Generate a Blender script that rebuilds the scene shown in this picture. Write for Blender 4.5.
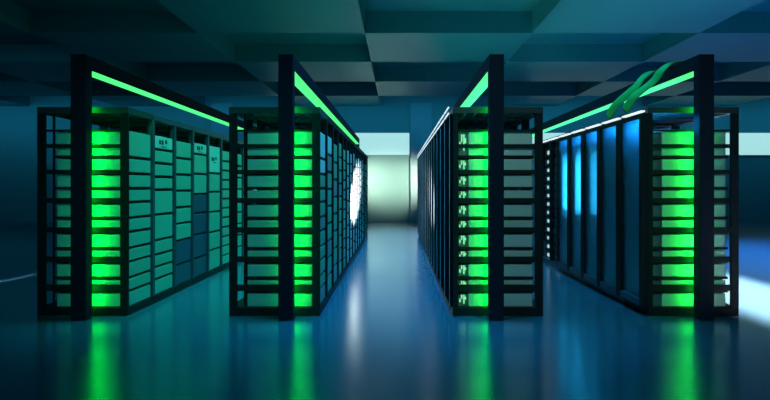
import bpy, bmesh, math, random
from mathutils import Vector, Matrix
random.seed(7)
for o in list(bpy.data.objects):
    bpy.data.objects.remove(o)
S = bpy.context.scene
C = S.collection

# ------------------------------------------------------------------ camera
F = 727.0                      # focal length in pixels of the 770 wide frame
VX, VY, EYE = 397.4, 187.0, 1.29
cd = bpy.data.cameras.new('camera')
cam = bpy.data.objects.new('camera', cd); C.objects.link(cam)
cam.location = (0, 0, EYE); cam.rotation_euler = (math.pi/2, 0, 0)
cd.sensor_width = 36; cd.lens = F/770*36
cd.shift_x = (385-VX)/770; cd.shift_y = (VY-200)/770
cd.clip_start = .05; cd.clip_end = 200
S.camera = cam

# ------------------------------------------------------------------ world, exposure
w = bpy.data.worlds.new('world'); S.world = w; w.use_nodes = True
bg = w.node_tree.nodes['Background']
bg.inputs[0].default_value = (.012, .17, .23, 1); bg.inputs[1].default_value = .75
S.view_settings.view_transform = 'Standard'; S.view_settings.look = 'None'
S.view_settings.exposure = 0; S.view_settings.gamma = 1
S.view_settings.use_curve_mapping = False
S.cycles.caustics_reflective = False; S.cycles.caustics_refractive = False

# ------------------------------------------------------------------ lights of the room, mostly added fill
def aim(o, tgt):
    d = (Vector(tgt)-o.location).normalized()          # local Y runs along the room (or up the wall)
    ref = Vector((0, 1, 0)) if abs(d.y) < .8 else Vector((0, 0, 1))
    x = ref.cross(-d).normalized(); y = (-d).cross(x)
    o.rotation_euler = Matrix((x, y, -d)).transposed().to_euler()
def area(name, loc, tgt, sx, sy, col, power, spread=180):
    l = bpy.data.lights.new(name, 'AREA'); l.shape = 'RECTANGLE'; l.size = sx; l.size_y = sy
    l.color = col; l.energy = power; l.spread = math.radians(spread)
    o = bpy.data.objects.new(name, l); C.objects.link(o); o.location = loc
    if tgt is None: o.rotation_euler = (0, 0, 0)
    else: aim(o, tgt)
    return o
def spot(name, loc, tgt, col, power, ang, blend=.6, r=.05):
    l = bpy.data.lights.new(name, 'SPOT'); l.color = col; l.energy = power
    l.spot_size = math.radians(ang); l.spot_blend = blend; l.shadow_soft_size = r
    o = bpy.data.objects.new(name, l); C.objects.link(o); o.location = loc; aim(o, tgt)
    return o
TEAL = (.02, .95, .72); BLUE = (.02, .32, 1.0); CYAN = (.05, .6, 1.0); WHITE = (1.0, 1.0, .74)
# fill added over three aisles, then the overhead light of the right floor patch
area('aisle_area_light', (-1.9, 12.2, 3.9), (-2.25, 12.2, 0), .4, 10.5, TEAL, 108, 60)
area('aisle_area_light', (-.1, 14.0, 4.1), (-.1, 14.0, 0), .6, 16, (.02, .54, .97), 300, 80)
area('aisle_area_light', (1.95, 11.5, 3.9), (2.0, 11.5, 0), .5, 9, (.03, .6, .9), 85, 100)
area('aisle_area_light', (4.22, 9.0, 4.2), (4.22, 9.0, 0), 1.25, 8.0, (1.0, .70, .56), 680, 9)
area('side_fill', (7.0, 13, 4.2), (7.0, 13, 0), 3, 9, (.025, .36, 1.0), 480, 85)  # blue fill added for the floor on the right
area('side_fill', (-9.5, 15, 4.2), (-9.5, 19, 0), 4, 8, (.02, .5, .8), 30, 140)  # dim fill added for the left wall and floor
area('floor_streak_light', (-5.38, 10.3, 4.2), (-5.38, 10.3, 0), .05, .9, (.7, .95, 1.0), .45, 3)  # light added overhead to draw the thin streak on the floor
# unseen fill added above the rack rows to brighten the ceiling
for x, c, p in ((-3.2, (.03, .6, .75), 7), (-1.3, (.03, .85, .65), 13), (1.1, (.03, .85, .7), 30), (3.1, (.03, .75, .7), 36)):
    area('ceiling_fill', (x, 13, 2.25), (x, 13.001, 9), .3, 10, c, p, 170)
# blue wall fill added, then spots hidden behind racks for the two wall glows
area('wall_fill', (0, 25.2, 4.15), (0, 26.8, 2.9), 33, .15, (.03, .45, .8), 95, 150)
spot('wall_glow_spot', (-1.45, 25.35, 1.6), (-.85, 26.8, 1.5), WHITE, 225, 80, 1.0, .15)
spot('wall_glow_spot', (1.2, 25.35, 1.6), (.25, 26.8, 1.5), WHITE, 225, 80, 1.0, .15)
# low spots added to whiten rack faces and door edges half way down
spot('rack_glare_spot', (.38, 9.6, .55), (-.774, 13.4, 1.10), (1, .98, .93), 26000, 14.5, .5)
spot('rack_glare_spot', (-.6, 8.0, .6), (.526, 11.0, 1.1), (.75, .93, 1.0), 1300, 17, 1.0)
# fill spots added in front to lift the open rack ends
spot('front_fill', (1.4, 1.5, 3.6), (1.5, 7.3, 1.1), (.45, 1.0, .88), 160, 50, .8, .2)
spot('front_fill', (-1.6, 1.5, 3.6), (-2.2, 7.3, 1.1), (.05, 1.0, .72), 210, 36, 1.0, .2)

# ------------------------------------------------------------------ materials
MATS = {}
def mat(name, col, rough=.5, metal=0., emit=None, strength=0., spec=.5, noise=.06, nscale=9., bump=0., trans=0., wave=None):
    if name in MATS: return MATS[name]
    m = bpy.data.materials.new(name); m.use_nodes = True
    nt = m.node_tree; b = nt.nodes['Principled BSDF']
    b.inputs['Base Color'].default_value = (*col, 1)
    b.inputs['Roughness'].default_value = rough; b.inputs['Metallic'].default_value = metal
    b.inputs['Specular IOR Level'].default_value = spec
    if trans: b.inputs['Transmission Weight'].default_value = trans
    if emit:
        b.inputs['Emission Color'].default_value = (*emit, 1); b.inputs['Emission Strength'].default_value = strength
    tc = nt.nodes.new('ShaderNodeTexCoord')
    if noise:
        n = nt.nodes.new('ShaderNodeTexNoise'); n.inputs['Scale'].default_value = nscale; n.inputs['Detail'].default_value = 4
        nt.links.new(tc.outputs['Object'], n.inputs['Vector'])
        r = nt.nodes.new('ShaderNodeMapRange')
        r.inputs['To Min'].default_value = max(0, rough-noise); r.inputs['To Max'].default_value = min(1, rough+noise)
        nt.links.new(n.outputs['Fac'], r.inputs['Value']); nt.links.new(r.outputs['Result'], b.inputs['Roughness'])
        if bump:
            bp = nt.nodes.new('ShaderNodeBump'); bp.inputs['Strength'].default_value = bump; bp.inputs['Distance'].default_value = .01
            nt.links.new(n.outputs['Fac'], bp.inputs['Height']); nt.links.new(bp.outputs['Normal'], b.inputs['Normal'])
    if wave:
        wv = nt.nodes.new('ShaderNodeTexWave'); wv.bands_direction = wave[0]; wv.inputs['Scale'].default_value = wave[1]
        nt.links.new(tc.outputs['Object'], wv.inputs['Vector'])
        bp = nt.nodes.new('ShaderNodeBump'); bp.inputs['Strength'].default_value = wave[2]; bp.inputs['Distance'].default_value = .004
        nt.links.new(wv.outputs['Fac'], bp.inputs['Height']); nt.links.new(bp.outputs['Normal'], b.inputs['Normal'])
    MATS[name] = m
    return m
M_floor = mat('epoxy_floor', (.035, .118, .215), .205, noise=.03, nscale=1.5, spec=.5)
M_floor.node_tree.nodes['Principled BSDF'].inputs['IOR'].default_value = 4.4
M_ceil = mat('painted_ceiling', (.031, .27, .295), .42, noise=.05, nscale=.8)
M_wall = mat('painted_wall', (.24, .44, .45), .6, nscale=1.2)
M_trim = mat('wall_pilaster', (.34, .50, .55), .55)
M_frame = mat('black_steel', (.012, .019, .024), .5, spec=.08, nscale=20)
M_slat = mat('black_slat', (.016, .022, .024), .5, spec=.1, nscale=20)
M_vent = mat('lightened_steel', (.055, .065, .07), .5, spec=.15)  # black steel lightened so the nearest rack tops show more green light
M_front = mat('navy_steel', (.04, .075, .12), .4, nscale=20)
M_post = mat('navy_column', (.006, .014, .031), .6, spec=.12, nscale=12)
M_chas = mat('zinc_chassis', (.62, .70, .68), .38, .15, wave=('Z', 26, .12))
M_panel = mat('pale_panel', (.26, .60, .50), .42, wave=('Y', 22, .25))
M_panelw = mat('whitened_panel', (.52, .64, .61), .40, wave=('Y', 22, .15))  # paler where the white glare shows, the light partly put into the colour
M_panel2 = mat('teal_panel', (.10, .46, .29), .45, wave=('Y', 22, .25))
M_panelb = mat('bright_panel', (.80, .90, .86), .4, wave=('Y', 22, .15))
M_blue = mat('blue_panel', (.03, .10, .22), .4, wave=('Y', 22, .25))
M_grey = mat('grey_panel', (.22, .32, .32), .42, wave=('Y', 22, .25))
M_mark = mat('dark_mark', (.02, .05, .05), .5)
M_door = mat('black_door', (.004, .008, .012), .5, spec=0)
M_edge = mat('brushed_edge', (.75, .80, .84), .6, 0, spec=.1)
M_dark = mat('dark_server', (.10, .16, .20), .4)
M_bezel = mat('bezel', (.22, .28, .28), .4)
M_strap = mat('green_cable', (.04, .60, .13), .5, wave=('Y', 30, .5))
M_led = mat('green_light', (.02, .1, .03), .5, emit=(.09, 1.0, .22), strength=1.15, noise=0)
M_pled = mat('post_light', (.02, .1, .03), .5, emit=(.0, 1.0, .035), strength=38, noise=0)
M_wled = mat('white_light', (.5, .5, .5), .5, emit=(.85, .97, 1.0), strength=1.0, noise=0)
M_gled = mat('pale_green_indicator', (.1, .3, .2), .5, emit=(.25, 1.0, .45), strength=.9, noise=0)
M_wind = mat('white_indicator', (.3, .3, .3), .5, emit=(.55, .9, .8), strength=.7, noise=0)
M_window = mat('lit_pane', (.3, .4, .4), .4, emit=(.38, .70, .68), strength=1.0, noise=0)
M_glass = mat('tinted_glass', (.40, .74, .95), .55, trans=1.0, noise=0)
M_glass.node_tree.nodes['Principled BSDF'].inputs['IOR'].default_value = 1.3

# ------------------------------------------------------------------ helpers
def box(bm, x0, x1, y0, y1, z0, z1):
    if x0 > x1: x0, x1 = x1, x0
    v = [bm.verts.new(p) for p in ((x0,y0,z0),(x1,y0,z0),(x1,y1,z0),(x0,y1,z0),(x0,y0,z1),(x1,y0,z1),(x1,y1,z1),(x0,y1,z1))]
    for f in ((0,3,2,1),(4,5,6,7),(0,1,5,4),(1,2,6,5),(2,3,7,6),(3,0,4,7)):
        bm.faces.new([v[i] for i in f])
def mesh(name, boxes, m, parent=None, bevel=0., loc=(0, 0, 0)):
    bm = bmesh.new()
    for b in boxes: box(bm, *b)
    if bevel:
        bmesh.ops.bevel(bm, geom=bm.edges[:], offset=bevel, segments=2, affect='EDGES', profile=.6)
    me = bpy.data.meshes.new(name); bm.to_mesh(me); bm.free(); me.materials.append(m)
    o = bpy.data.objects.new(name, me); C.objects.link(o); o.location = loc
    if parent: o.parent = parent
    return o
def empty(name, loc, label, cat, group=None):
    o = bpy.data.objects.new(name, None); C.objects.link(o); o.location = loc; o.empty_display_size = .1
    o['label'] = label; o['category'] = cat
    if group: o['group'] = group
    return o
def structure(name, boxes, m, parent=None, bevel=0.):
    o = mesh(name, boxes, m, parent, bevel)
    if not parent: o['kind'] = 'structure'
    return o

# ------------------------------------------------------------------ the room
DW, HW = 26.8, 17.0
H1, H2, CELL = 1.29+2.98, 1.29+2.98*1.14, 2.98*1.085
structure('floor', [(-HW, HW, -3, DW, -.1, 0)], M_floor)
structure('wall_back', [(-HW, HW, DW, DW+.2, 0, H2)], M_wall)
structure('wall_left', [(-HW-.2, -HW, -3, DW, 0, H2)], M_wall)
structure('wall_right', [(HW, HW+.2, -3, DW, 0, H2)], M_wall)
# ceiling of square panels, every other one dropped
cb = [(-HW, HW, -3, DW, H2, H2+.15)]
xo, yo = -.21*2.98, 4.72*2.98
for i in range(-5, 6):
    for j in range(-5, 5):
        if (i+j) % 2 == 0:
            x0, y0 = xo+i*CELL, yo+j*CELL
            x0, x1, y1 = max(x0, -HW), min(x0+CELL, HW), min(y0+CELL, DW)
            y0 = max(y0, -3)
            if x1-x0 > .05 and y1-y0 > .05: cb.append((x0, x1, y0, y1, H1, H2))
structure('ceiling', cb, M_ceil)
# pilasters and lit windows of the back wall
for n, (a, b) in enumerate(((.48, 1.26), (-6.83, -6.05)), 1):
    structure('trim_%d' % n, [(a, b, DW-.12, DW, 0, H1+.1)], M_trim)
for n, (a, b) in enumerate(((-4.6, .47), (4.9, 15.0)), 1):
    wn = structure('window_%d' % n, [(a, b, DW-.05, DW, 2.43, 2.47), (a, b, DW-.05, DW, 3.28, 3.32),
                                     (a, a+.03, DW-.05, DW, 2.47, 3.28), (b-.03, b, DW-.05, DW, 2.47, 3.28)], M_trim)
    structure('pane', [(a+.03, b-.03, DW-.03, DW-.005, 2.47, 3.28)], M_window, wn)

# ------------------------------------------------------------------ racks
ROWS = [(-3.604, -2.694, 1), (-1.684, -.774, 1), (.526, 1.456, -1), (2.476, 3.416, -1)]
NR = [15, 15, 15, 15]
ROWNAME = ['leftmost row', 'row left of the middle aisle', 'row right of the middle aisle', 'rightmost row']
ORD = ['nearest', 'second', 'third', 'fourth', 'fifth', 'sixth', 'seventh', 'eighth', 'ninth', 'tenth', 'eleventh',
       'twelfth', 'thirteenth', 'fourteenth', 'fifteenth', 'sixteenth', 'seventeenth']
Y0, PITCH, LEN, TOP = 7.27, .78, .776, 2.09
END_SH = [1.606, 1.443, 1.29, 1.148, .99, .847, .684, .547, .386, .25, .085]
def px_layout(top, gaps, bottom, sc):
    z = lambda y: EYE+(187-y)/sc
    return z(top), [z(g)-.012 for g in gaps]+[.085]
LAY1 = {0: (1.866, END_SH),
        1: px_layout(136, (147.5, 161, 174.5, 187.5, 212, 237, 251, 263, 275), 291, 87),
        2: px_layout(141.5, (156.4, 172.6, 188.6, 205, 221, 237.5, 261), 285, 79),
        3: px_layout(143.4, (152.4, 172, 192, 211, 232, 255), 275, 72.8),
        4: px_layout(146, (171.5, 190, 210, 230, 247.5), 267, 67.6)}
def regular(top, n):
    st = (top-.085)/n
    return top, [top-st*(i+1) for i in range(n)]
BLUE1 = {(2, 6), (2, 7), (3, 3), (3, 4), (3, 5), (3, 6)}
WHITE1 = {(1, 0), (3, 0), (4, 0)}
LAY2 = [(1.866, END_SH)] + [regular(t, n) for t, n in ((1.88, 9), (1.84, 8), (1.9, 10), (1.85, 12), (1.88, 9), (1.86, 11),
        (1.9, 8), (1.84, 12), (1.88, 10), (1.86, 13), (1.9, 9), (1.84, 12), (1.86, 11), (1.88, 10))]

def layout(r, k):
    if r == 0: return LAY1.get(k) or regular(1.86, 6 if k > 8 else 12 if k == 5 else 9+k % 3)
    if r == 1: return LAY2[k]
    if r == 2: return (1.866, END_SH) if k == 0 else None
    if k == 0: return (1.866, END_SH)
    if k >= 7: return None
    return regular(1.95, 13)

RACKLABEL = ['open black rack with pale panels, {o} in the leftmost row',
             'open black rack with stacked units, {o} left of middle aisle',
             'black rack with closed dark door, {o} right of the middle aisle',
             'black rack with blue lit glass door, {o} in the rightmost row']
def ordinal(k): return ORD[k] + (' from the front' if k else '')

def build_rack(r, k):
    xa, xb, fc = ROWS[r]
    W = xb-xa
    y = Y0+k*PITCH
    root = empty('server_rack', ((xa+xb)/2, y+LEN/2, 0), RACKLABEL[r].format(o=ordinal(k)), 'server rack', 'server racks of the '+ROWNAME[r])
    if r == 3 and k in (5, 6):
        root['label'] = 'open dark rack with white indicator lights, %s in the rightmost row' % ordinal(k)
    if k == 0:
        root['label'] = ['open-ended black rack glowing green behind the leftmost post',
                         'open-ended black rack glowing green, just left of the middle aisle',
                         'open-ended black rack glowing green, just right of the middle aisle',
                         'open-ended black rack glowing green behind the rightmost post'][r]
    X = lambda u: (W/2-u) if fc > 0 else (u-W/2)
    Yl = lambda v: v-LEN/2
    def B(u0, u1, v0, v1, z0, z1): return (X(u0), X(u1), Yl(v0), Yl(v1), z0, z1)
    fm = M_front if r == 0 else M_frame
    u0 = 0 if r < 2 else .03
    pu, pv = .08, .035
    for (ua, ub) in ((u0, pu), (W-pu, W)):
        for (va, vb) in ((0, pv), (LEN-pv, LEN)):
            mesh('corner_post', [B(ua, ub, va, vb, .085, 2.03)], M_frame if (va == 0 and k == 0) else fm, root, .004)
    mesh('base_plate', [B(u0, W, 0, LEN, 0, .085)], M_front if r == 3 and k else M_frame, root, .006)
    bars = [B(u0, pu, 0, LEN, 2.03, TOP), B(W-pu, W, 0, LEN, 2.03, TOP), B(pu, W-pu, 0, .05, 2.03, TOP), B(pu, W-pu, LEN-.05, LEN, 2.03, TOP)]
    mesh('top_frame', bars, fm if k else M_vent, root)
    n = 7; st = (W-2*pu)/n
    mesh('vent_grille', [B(pu+i*st+.012, pu+(i+1)*st-.012, .05, LEN-.05, 2.06, 2.07) for i in range(n)], M_frame if k else M_vent, root)
    lay = layout(r, k)
    if lay:
        top, sh = lay
        for u in ((.055, W-.16) if r < 2 else (.055, W-.07)):
            for (va, vb) in ((.036, .052), (LEN-.052, LEN-.036)):
                mesh('mounting_rail', [B(u, u+.02, va, vb, .085, 2.03)], M_frame, root)
        for z in sh[:-1]:
            mesh('shelf', [B(.09 if r > 1 else .03, W-.085 if r > 1 else W-.14, .053, LEN-.053, z-.024, z)], M_frame, root)
    if k == 0:
        for z, h in ((1.70, .040), (1.44, .044), (1.155, .05), (.86, .052), (.565, .056), (.28, .065), (1.855, .022)):
            mesh('side_slat', [B(pu, W-pu, .006, .030, z-h/2, z+h/2)], M_slat, root, .003)
    if r == 2:
        d = mesh('door', [B(0, .028, .004, LEN-.004, .09, 2.02)], M_door, root, .006)
        for v in (.03,):
            mesh('edge_trim', [B(-.004, 0, v, v+.012, .10, 2.0)], M_edge, d)
        for z in (2.03, 2.09):
            mesh('light_strip', [B(-.014, -.004, .06, LEN-.06, z, z+.010)], M_wled, root)
    if r == 3:
        if k in (5, 6):
            mesh('light_strip', [B(-.012, .03, .09, LEN-.06, 2.05, 2.066)], M_wled, root)
        else:
            sw = .075
            d = mesh('door', [B(-.035, .03, .003, sw, .09, 2.03), B(-.035, .03, LEN-sw, LEN-.003, .09, 2.03),
                              B(-.035, .03, sw, LEN-sw, 1.985, 2.03)], M_frame, root)
            mesh('bottom_rail', [B(-.035, .03, sw, LEN-sw, .09, .16)], M_front, d)
            mesh('glass_pane', [B(-.008, .0, sw, LEN-sw, .16, 1.985)], M_glass, d)
            mesh('light_strip', [B(-.012, .03, .09, LEN-.06, 2.05, 2.066)], M_wled, root)
    return root, lay, B, W, y

SERVCOL = ['pale', 'pale', 'grey', 'dark']
def build_server(r, k, i, z0, z1, B, W, y, n):
    xa, xb, fc = ROWS[r]
    cx = (xa+xb)/2; cy = y+LEN/2
    word = 'teal-lit'
    pm = M_panel
    h = z1-z0
    if r == 0:
        if (k, i) in BLUE1: pm, word = M_blue, 'dark blue'
        elif (k, i) in WHITE1: pm, word = M_panelb, 'bright white'
    if r == 1:
        pm = M_panel2
        if k == 0 and i < 2 or k == 1 and i < 1: pm, word = M_panelb, 'bright pale'
        elif 5 <= k <= 11: pm, word = M_panelw, 'white-lit'
        elif (k*7+i*3) % 5 == 0: pm, word = M_grey, 'grey'
    if r >= 2: pm, word = M_dark, 'dark'
    pos = 'topmost' if i == 0 else ('bottom' if i == n-1 else ORD[i])
    posx = pos+' from top' if 0 < i < n-1 else pos
    lab = ['%s server unit, %s in the %s rack of leftmost row',
           '%s server unit, %s in the %s rack left of middle aisle',
           '%s server unit, %s in the %s rack right of middle aisle',
           '%s server unit, %s in the %s rack of rightmost row'][r] % (word, posx, ORD[k])
    root = empty('rack_server', (cx, cy, z0), lab, 'server', 'server units in the '+ROWNAME[r])
    def D(u0, u1, v0, v1, a, b): return B(u0, u1, v0, v1, a, b)
    v0, v1 = .062, LEN-.062
    if r < 2:
        mesh('chassis', [D(.05, .738, v0, v1, 0, h-.006)], M_chas, root, .004 if k == 0 else 0)
        fp = mesh('front_panel', [D(.02, .05, v0-.006, v1+.006, 0, h)], pm, root, .004)
        if r == 0 and k < 5:
            if (k, i) in WHITE1:
                c = LEN/2; zc = h*.5
                mk = [D(.016, .02, c-.16+q*.09, c-.10+q*.09, zc-.025, zc+.025) for q in range(2)]
                mk += [D(.016, .02, c-.08, c+.10, zc-.05, zc-.042), D(.016, .02, c+.06, c+.12, zc-.01, zc+.035)]
                mesh('vent', mk, M_mark, fp)
    elif r == 2 or k == 0:
        mesh('chassis', [D(.19, .835, v0, v1, 0, h-.006)], M_chas, root, .004)
        mesh('front_panel', [D(.09, .19, v0+.02, v1-.02, 0, h-.012)], M_bezel if r == 2 else M_dark, root, .004)
        if r == 2:
            for (u, a, b) in ((.10, .3, .55), (.118, .55, .85), (.14, .2, .85), (.155, .5, .7)):
                mesh('indicator_light', [D(u, u+.012, v0+.012, v0+.02, h*a, h*b)], M_gled, root)
    else:
        mesh('chassis', [D(.12, .76, v0, v1, 0, h-.01)], M_dark, root)
        fp = mesh('front_panel', [D(.095, .12, v0, v1, 0, h-.006)], M_dark, root)
        if k in (5, 6):
            mesh('indicator_light', [D(.083, .095, .30+.05*((i*5) % 3), .46+.05*((i*3) % 3), h*.25, h*.7)], M_wind, fp)
    return root

for r in range(4):
    for k in range(NR[r]):
        root, lay, B, W, y = build_rack(r, k)
        if not lay: continue
        top, sh = lay
        prev = top; n = len(sh)
        for i, z in enumerate(sh):
            hi = prev if i == 0 else prev-.024
            build_server(r, k, i, z+.001, hi-.006, B, W, y, n)
            prev = z

# ------------------------------------------------------------------ light gantries over the rows
POSTS = [(-3.148, -3.0), (-1.148, -1.008), (.887, 1.027), (2.91, 3.052)]
YP, PD, PT, YE = 7.0, .144, 2.57, 19.2
GL = ['dark post and beam with a green light strip over the leftmost row',
      'dark post and beam with green light strip, left of the middle aisle',
      'dark post and beam with green light strip, right of the middle aisle',
      'dark post and beam with green light strip carrying two cable straps']
for r, (a, b) in enumerate(POSTS):
    c = (a+b)/2; hw = (b-a)/2
    g = empty('light_gantry', (c, YP, 0), GL[r], 'light gantry', 'green light gantries')
    p = mesh('post', [(-hw, hw, 0, PD, 0, PT)], M_post, g, .004)
    s = (.015, .03, -.03, -.015)[r]
    q = 1 if s > 0 else -1
    lb = mesh('light_bar', [(s-.014, s+.014, PD, PD+.052, .08, 2.13), (s-.020*q, s-.014*q, PD, PD+(.078 if r == 2 else .066), .08, 2.13)], M_post, p)  # second box is an unseen fin added to block light on the outer side
    mesh('light_strip', [(s-.013, s+.013, PD+.052, PD+.06, .10, 2.11)], M_pled, lb)
    mesh('post', [(-hw, hw, YE-YP, YE-YP+PD, 0, PT)], M_post, g, .004)
    bmx = mesh('beam', [(-hw, hw, PD, YE-YP, PT-.14, PT)], M_post, g)
    mesh('light_strip', [(-hw+.004, hw-.004, PD+.002, YE-YP, PT-.148, PT-.14)], M_led, bmx)

# ------------------------------------------------------------------ cable straps on the right gantry
def strap(name, pts, wid, th, m, label):
    bm = bmesh.new(); P = []
    V = [Vector(p) for p in pts]
    V = [V[0]*2-V[1]]+V+[V[-1]*2-V[-2]]
    for i in range(1, len(V)-2):
        for s in range(8):
            t = s/8; p0, p1, p2, p3 = V[i-1:i+3]
            P.append(.5*((2*p1)+(p2-p0)*t+(2*p0-5*p1+4*p2-p3)*t*t+(3*p1-p0-3*p2+p3)*t**3))
    P.append(V[-2]); prev = None
    for i, p in enumerate(P):
        d = (P[min(i+1, len(P)-1)]-P[max(i-1, 0)]).normalized()
        side = Vector((-.5, .86, 0)); nrm = d.cross(side).normalized(); side = nrm.cross(d).normalized()
        ring = [bm.verts.new(p+side*wid*a/2+nrm*th*b/2) for a, b in ((-1, -.4), (-.8, -1), (.8, -1), (1, -.4), (1, .4), (.8, 1), (-.8, 1), (-1, .4))]
        if prev:
            for q in range(8): bm.faces.new((prev[q], prev[(q+1) % 8], ring[(q+1) % 8], ring[q]))
        else: bm.faces.new(ring[::-1])
        prev = ring
    bm.faces.new(prev)
    bmesh.ops.recalc_face_normals(bm, faces=bm.faces[:])
    me = bpy.data.meshes.new(name); bm.to_mesh(me); bm.free(); me.materials.append(m)
    for f in me.polygons: f.use_smooth = True
    o = bpy.data.objects.new(name, me); C.objects.link(o)
    o['label'] = label; o['category'] = 'cable'; o['group'] = 'green cable straps'
    return o
strap('cable_strap', [(2.53, 8.74, 2.13), (2.585, 8.60, 2.26), (2.73, 8.38, 2.43), (2.81, 8.34, 2.54), (2.90, 8.29, 2.60), (3.02, 8.26, 2.60)], .10, .016, M_strap,
      'flat green cable strap farther from the rightmost post')
strap('cable_strap', [(2.53, 8.08, 2.13), (2.585, 7.96, 2.27), (2.74, 7.80, 2.42), (2.81, 7.73, 2.53), (2.90, 7.70, 2.60), (3.02, 7.66, 2.60)], .10, .016, M_strap,
      'flat green cable strap nearer to the rightmost post')

# area lights added inside the glass fronted racks to make the panes glow
for k in range(5):
    area('rack_glow', (2.68, Y0+k*PITCH+LEN/2, 2.0), (2.70, Y0+k*PITCH+LEN/2, 0), .2, .5, (.01, .38, 1.0), (14, 16, 20, 24, 24)[k])
    if k > 1:
        area('rack_glow', (2.56, Y0+k*PITCH+LEN/2, 1.34), (3.4, Y0+k*PITCH+LEN/2, 1.32), .75, .5, (.08, .78, 1.0), (0, 0, 16, 42, 44)[k], 140)
